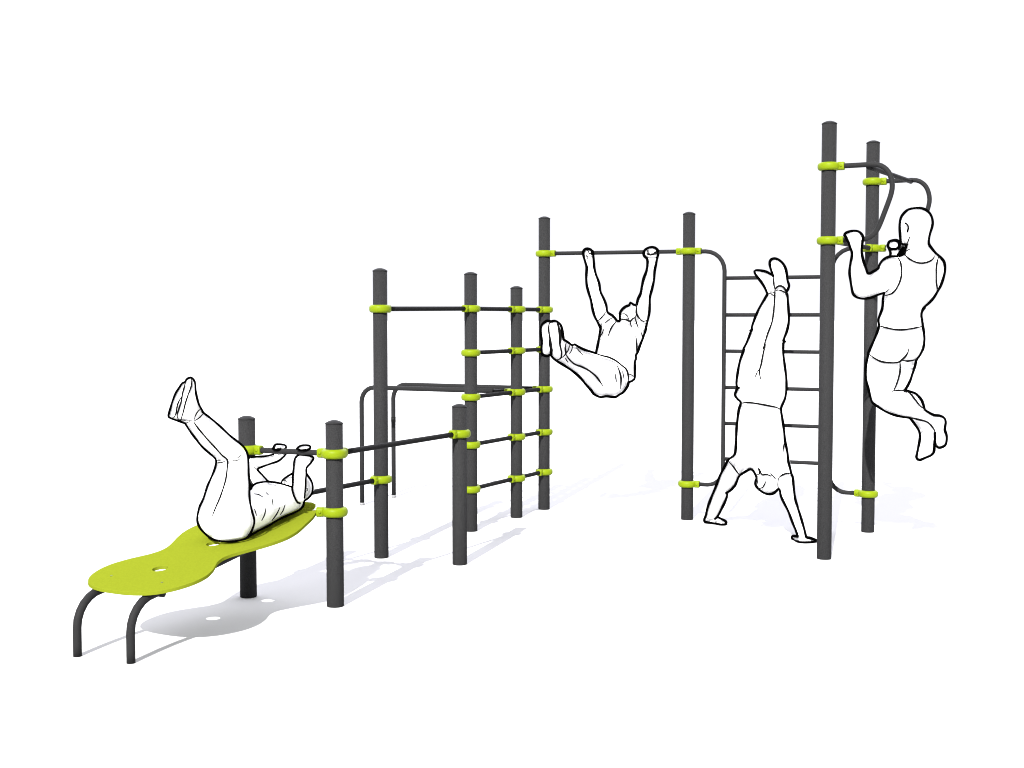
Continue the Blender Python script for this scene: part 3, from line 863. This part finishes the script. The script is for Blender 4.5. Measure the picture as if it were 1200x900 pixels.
# ---- 4: pull-up on the handles, seen from behind
f4 = lambda p: Q(940, 230, 20 / 3, p)
f5 = lambda p: Q(980, 350, 7.5, p)
f6 = lambda p: Q(980, 450, 7.5, p)
head4 = [(1066.5, 245.6, 1081, 244.8, 9.1), (1058, 252, 1090.5, 251, 9.1), (1054.8, 262, 1093, 260, 9.1, 1.1), (1054.6, 272, 1091.5, 271, 9.1, 1.15), (1055.8, 281, 1089, 280, 9.1, 1.1), (1059, 288, 1088.6, 287, 9.11), (1060.5, 297, 1091, 293, 9.11), (1056, 304, 1099, 300, 9.12, .8)]
torso4 = [(1058, 302, 1096, 297.5, 9.12, .7), (1048.5, 306.5, 1103.5, 303, 9.12, .6), (1044, 315, 1106.8, 314, 9.12, .55), (1041, 325, 1105.5, 326, 9.12, .55), (1037, 337, 1101, 337, 9.1, .56), (1035, 350, 1093, 350, 9.1, .6),
          (1033.5, 361, 1082, 362, 9.1, .66), (1030.3, 374, 1080.4, 374, 9.1, .68), (1030, 382, 1081.4, 382, 9.1, .68)]
short4 = [(1030, 381, 1081.4, 381.5, 9.1, .7), (1026.3, 394, 1083, 394, 9.1, .72), (1021.5, 405, 1082.4, 406, 9.1, .72), (1018, 413.5, 1079, 415, 9.1, .7), (1019, 420, 1074.5, 421, 9.1, .62)]
thigh4n = [(1018, 412, 1058, 418, 9.04), (1015.3, 425, 1055, 427, 9.02), (1014.5, 436, 1054.5, 437, 9.0), (1015.5, 447, 1052, 447, 8.98), (1018.5, 458, 1049, 457, 8.96), (1021, 466, 1047, 461, 8.95), (1025, 473.5, 1046, 466, 8.95)]
calf4n = [(1044, 457, 1023.5, 472, 8.95), (1052, 457.5, 1031.5, 478, 8.95), (1060, 458, 1039.5, 483, 8.95), (1068, 464, 1050, 487, 8.96), (1074, 471, 1060, 489, 8.97), (1080, 478, 1070, 490.6, 8.98), (1087, 482, 1079, 492.5, 8.99), (1095, 486, 1087, 496, 9.0),
          (1102, 487.5, 1092.5, 501, 9.0), (1107.3, 494, 1095.5, 506, 9.0), (1107.4, 503, 1095.7, 511, 9.0, .9), (1109, 513, 1096, 517.5, 9.0, .8), (1106, 521.5, 1099, 523.3, 9.0, .7)]
thigh4f = [(1053, 419, 1074.3, 421, 9.16), (1053, 433, 1072, 430, 9.15), (1051, 443, 1069, 439, 9.14), (1048, 453, 1065, 448, 9.13), (1044, 463, 1060.5, 457, 9.12)]
calf4f = [(1062, 458, 1050, 480, 9.14), (1073, 461.3, 1060, 485, 9.13), (1079.4, 467, 1066, 490, 9.12), (1083.5, 478, 1071.5, 495, 9.12), (1088, 485, 1075.5, 502, 9.12), (1093, 495, 1077.7, 507, 9.12), (1096, 506, 1078, 514, 9.12, .9), (1095.5, 520, 1076, 523, 9.12, .75),
          (1094.2, 528.7, 1074.7, 532, 9.12, .6), (1089, 533.7, 1075, 537, 9.12, .5)]
fore4 = [(991.5, 276.5, 1011, 277, 8.6, .9), (993.3, 281, 1011, 281, 8.6, .9), (996, 288, 1010.5, 288, 8.61), (998.4, 297.5, 1009.8, 296, 8.63), (996.5, 308, 1012.3, 307, 8.66), (995.5, 319, 1017, 318, 8.7), (997.3, 332, 1019, 325, 8.74), (1001, 344.5, 1021, 327, 8.76)]
upper4 = [(1002, 346.5, 1014, 321, 8.76), (1010, 349.5, 1020, 320, 8.78), (1018, 349.5, 1028, 315, 8.83), (1027, 346, 1032.5, 308, 8.9), (1036, 343.5, 1041, 301.3, 9.0), (1046, 341, 1051, 300.5, 9.08)]
fore4r = [(1041.8, 284, 1053, 283.5, 9.68, .9), (1042.5, 291, 1052.5, 291, 9.66), (1043.5, 300, 1053, 300, 9.6), (1050, 308, 1062, 307, 9.5), (1062, 316, 1080, 314, 9.4)]
upper4r = [(1060, 330, 1078, 322, 9.4), (1078, 328, 1092, 312, 9.3), (1092, 330, 1106.3, 312, 9.17)]
def hands4(bm):
    for k, z, s, back in (('I', 2.176, .2, (1004, 310, 8.66)), ('J', 2.184, .165, (1048, 305, 9.58))):
        c = P2[k] + OUT * s + Vector((0, 0, z))
        fingers_on_bar(bm, c, OUT, at(*back) - c)
    ball(bm, at(1065, 268, 8.995), .012, .014, .026)
    ball(bm, at(1072, 273, 9.24), .013, .02, .02)
lines4 = [
    (f4([(818, 378), (790, 375), (772, 362), (765, 290), (762, 230), (768, 180), (785, 145), (820, 110), (860, 95), (900, 90), (945, 97), (985, 120), (1010, 155), (1020, 200), (1015, 240), (1000, 290), (990, 340), (992, 375), (1015, 410),
         (1045, 445), (1080, 475), (1105, 505), (1115, 540), (1115, 590), (1100, 650), (1080, 705), (1060, 740), (1030, 790), (990, 835), (955, 865), (937, 895)]) +
     f5([(780, 75), (755, 110), (748, 145), (755, 190), (762, 240), (770, 290), (775, 350), (768, 420), (755, 460), (730, 505), (705, 540), (690, 600), (670, 660), (650, 720), (620, 780), (600, 805)]), 3.05),
    (f5([(600, 805), (660, 820), (700, 835), (735, 870), (755, 900)]) + f6([(770, 195), (780, 225), (815, 250), (860, 272), (910, 278), (945, 295), (962, 330), (955, 400), (970, 450), (970, 500), (955, 540), (910, 560), (885, 550), (870, 520), (868, 430)]), 3.05),
    (f4([(640, 760), (632, 800), (630, 850), (622, 890)]) + f5([(412, 40), (400, 100), (372, 180), (375, 240), (350, 320), (320, 390), (285, 470), (275, 520), (262, 580), (258, 640), (265, 720), (285, 800), (305, 880)]) +
     f6([(320, 165), (360, 195), (440, 245), (520, 275), (590, 290), (645, 300), (680, 340), (715, 390), (732, 430), (735, 480), (722, 550), (710, 610), (705, 645), (730, 668), (780, 650), (835, 625), (860, 590), (862, 530), (868, 430)]), 3.05),
    (f4([(345, 320), (330, 305), (345, 285), (385, 272), (430, 272), (460, 290), (475, 320), (470, 370), (465, 430), (478, 500), (500, 565), (519, 604), (560, 585), (596, 562), (600, 545), (620, 510), (650, 485), (690, 470), (745, 468)]), 3.05),
    (f4([(335, 310), (362, 360), (375, 400), (390, 450), (378, 520), (370, 590), (378, 660), (388, 720), (400, 765), (430, 790), (480, 800), (540, 790), (590, 770), (640, 755)]), 3.0),
    (f4([(670, 380), (680, 355), (710, 345), (740, 345), (760, 365), (755, 395), (735, 410), (700, 410), (675, 400), (670, 380)]), 3.4),
    (f4([(680, 410), (690, 435), (690, 462)]), 3.6),
    (f4([(748, 462), (765, 435), (785, 412), (800, 395)]), 4.0), (f4([(812, 385), (803, 415), (795, 445), (762, 462)]), 4.0), (f4([(770, 450), (790, 425)]), 4.4),
    (f4([(808, 210), (825, 225), (830, 245), (822, 275)]), 2.2),
]
folds4 = [(c, TN + .2, True) for c in (
    f4([(640, 755), (662, 742), (680, 725)]), f4([(840, 315), (830, 345), (818, 378)]), f4([(845, 408), (820, 425), (800, 440)]), f4([(800, 455), (840, 490), (890, 515), (940, 522), (990, 510), (1020, 490), (1038, 460)]),
    f4([(1065, 475), (1052, 530), (1048, 600), (1050, 680), (1062, 735)]), f4([(748, 478), (770, 520), (778, 590), (765, 660), (730, 730), (690, 765), (650, 775)]),
    f5([(380, 240), (440, 255), (510, 270), (580, 273), (650, 265), (720, 252), (755, 245)]), f5([(290, 490), (340, 525), (400, 553), (480, 563), (540, 560), (565, 548), (605, 510), (630, 470), (638, 432)]), f5([(570, 540), (620, 548), (670, 542), (705, 535)]),
    f5([(560, 555), (562, 620), (550, 690), (525, 765), (505, 805)]), f5([(490, 820), (510, 808), (560, 808), (600, 808)]), f6([(620, 65), (660, 95), (700, 145), (740, 195), (780, 225)]), f6([(655, 295), (720, 312), (790, 330), (830, 360), (862, 405), (868, 430)]))]
make_person("bald person in vest and shorts doing a pull-up, seen from behind",
            [(head4, {}), (fore4, {}), (upper4, {}), (fore4r, {}), (upper4r, {}), (thigh4n, {}), (calf4n, dict(cap1=.4)), (thigh4f, {}), (calf4f, dict(cap1=.4))],
            [("vest", [(torso4, dict(cap0=.2, cap1=.1))]), ("shorts", [(short4, dict(cap0=.1, cap1=.15))])], lines4, folds4, hands4)
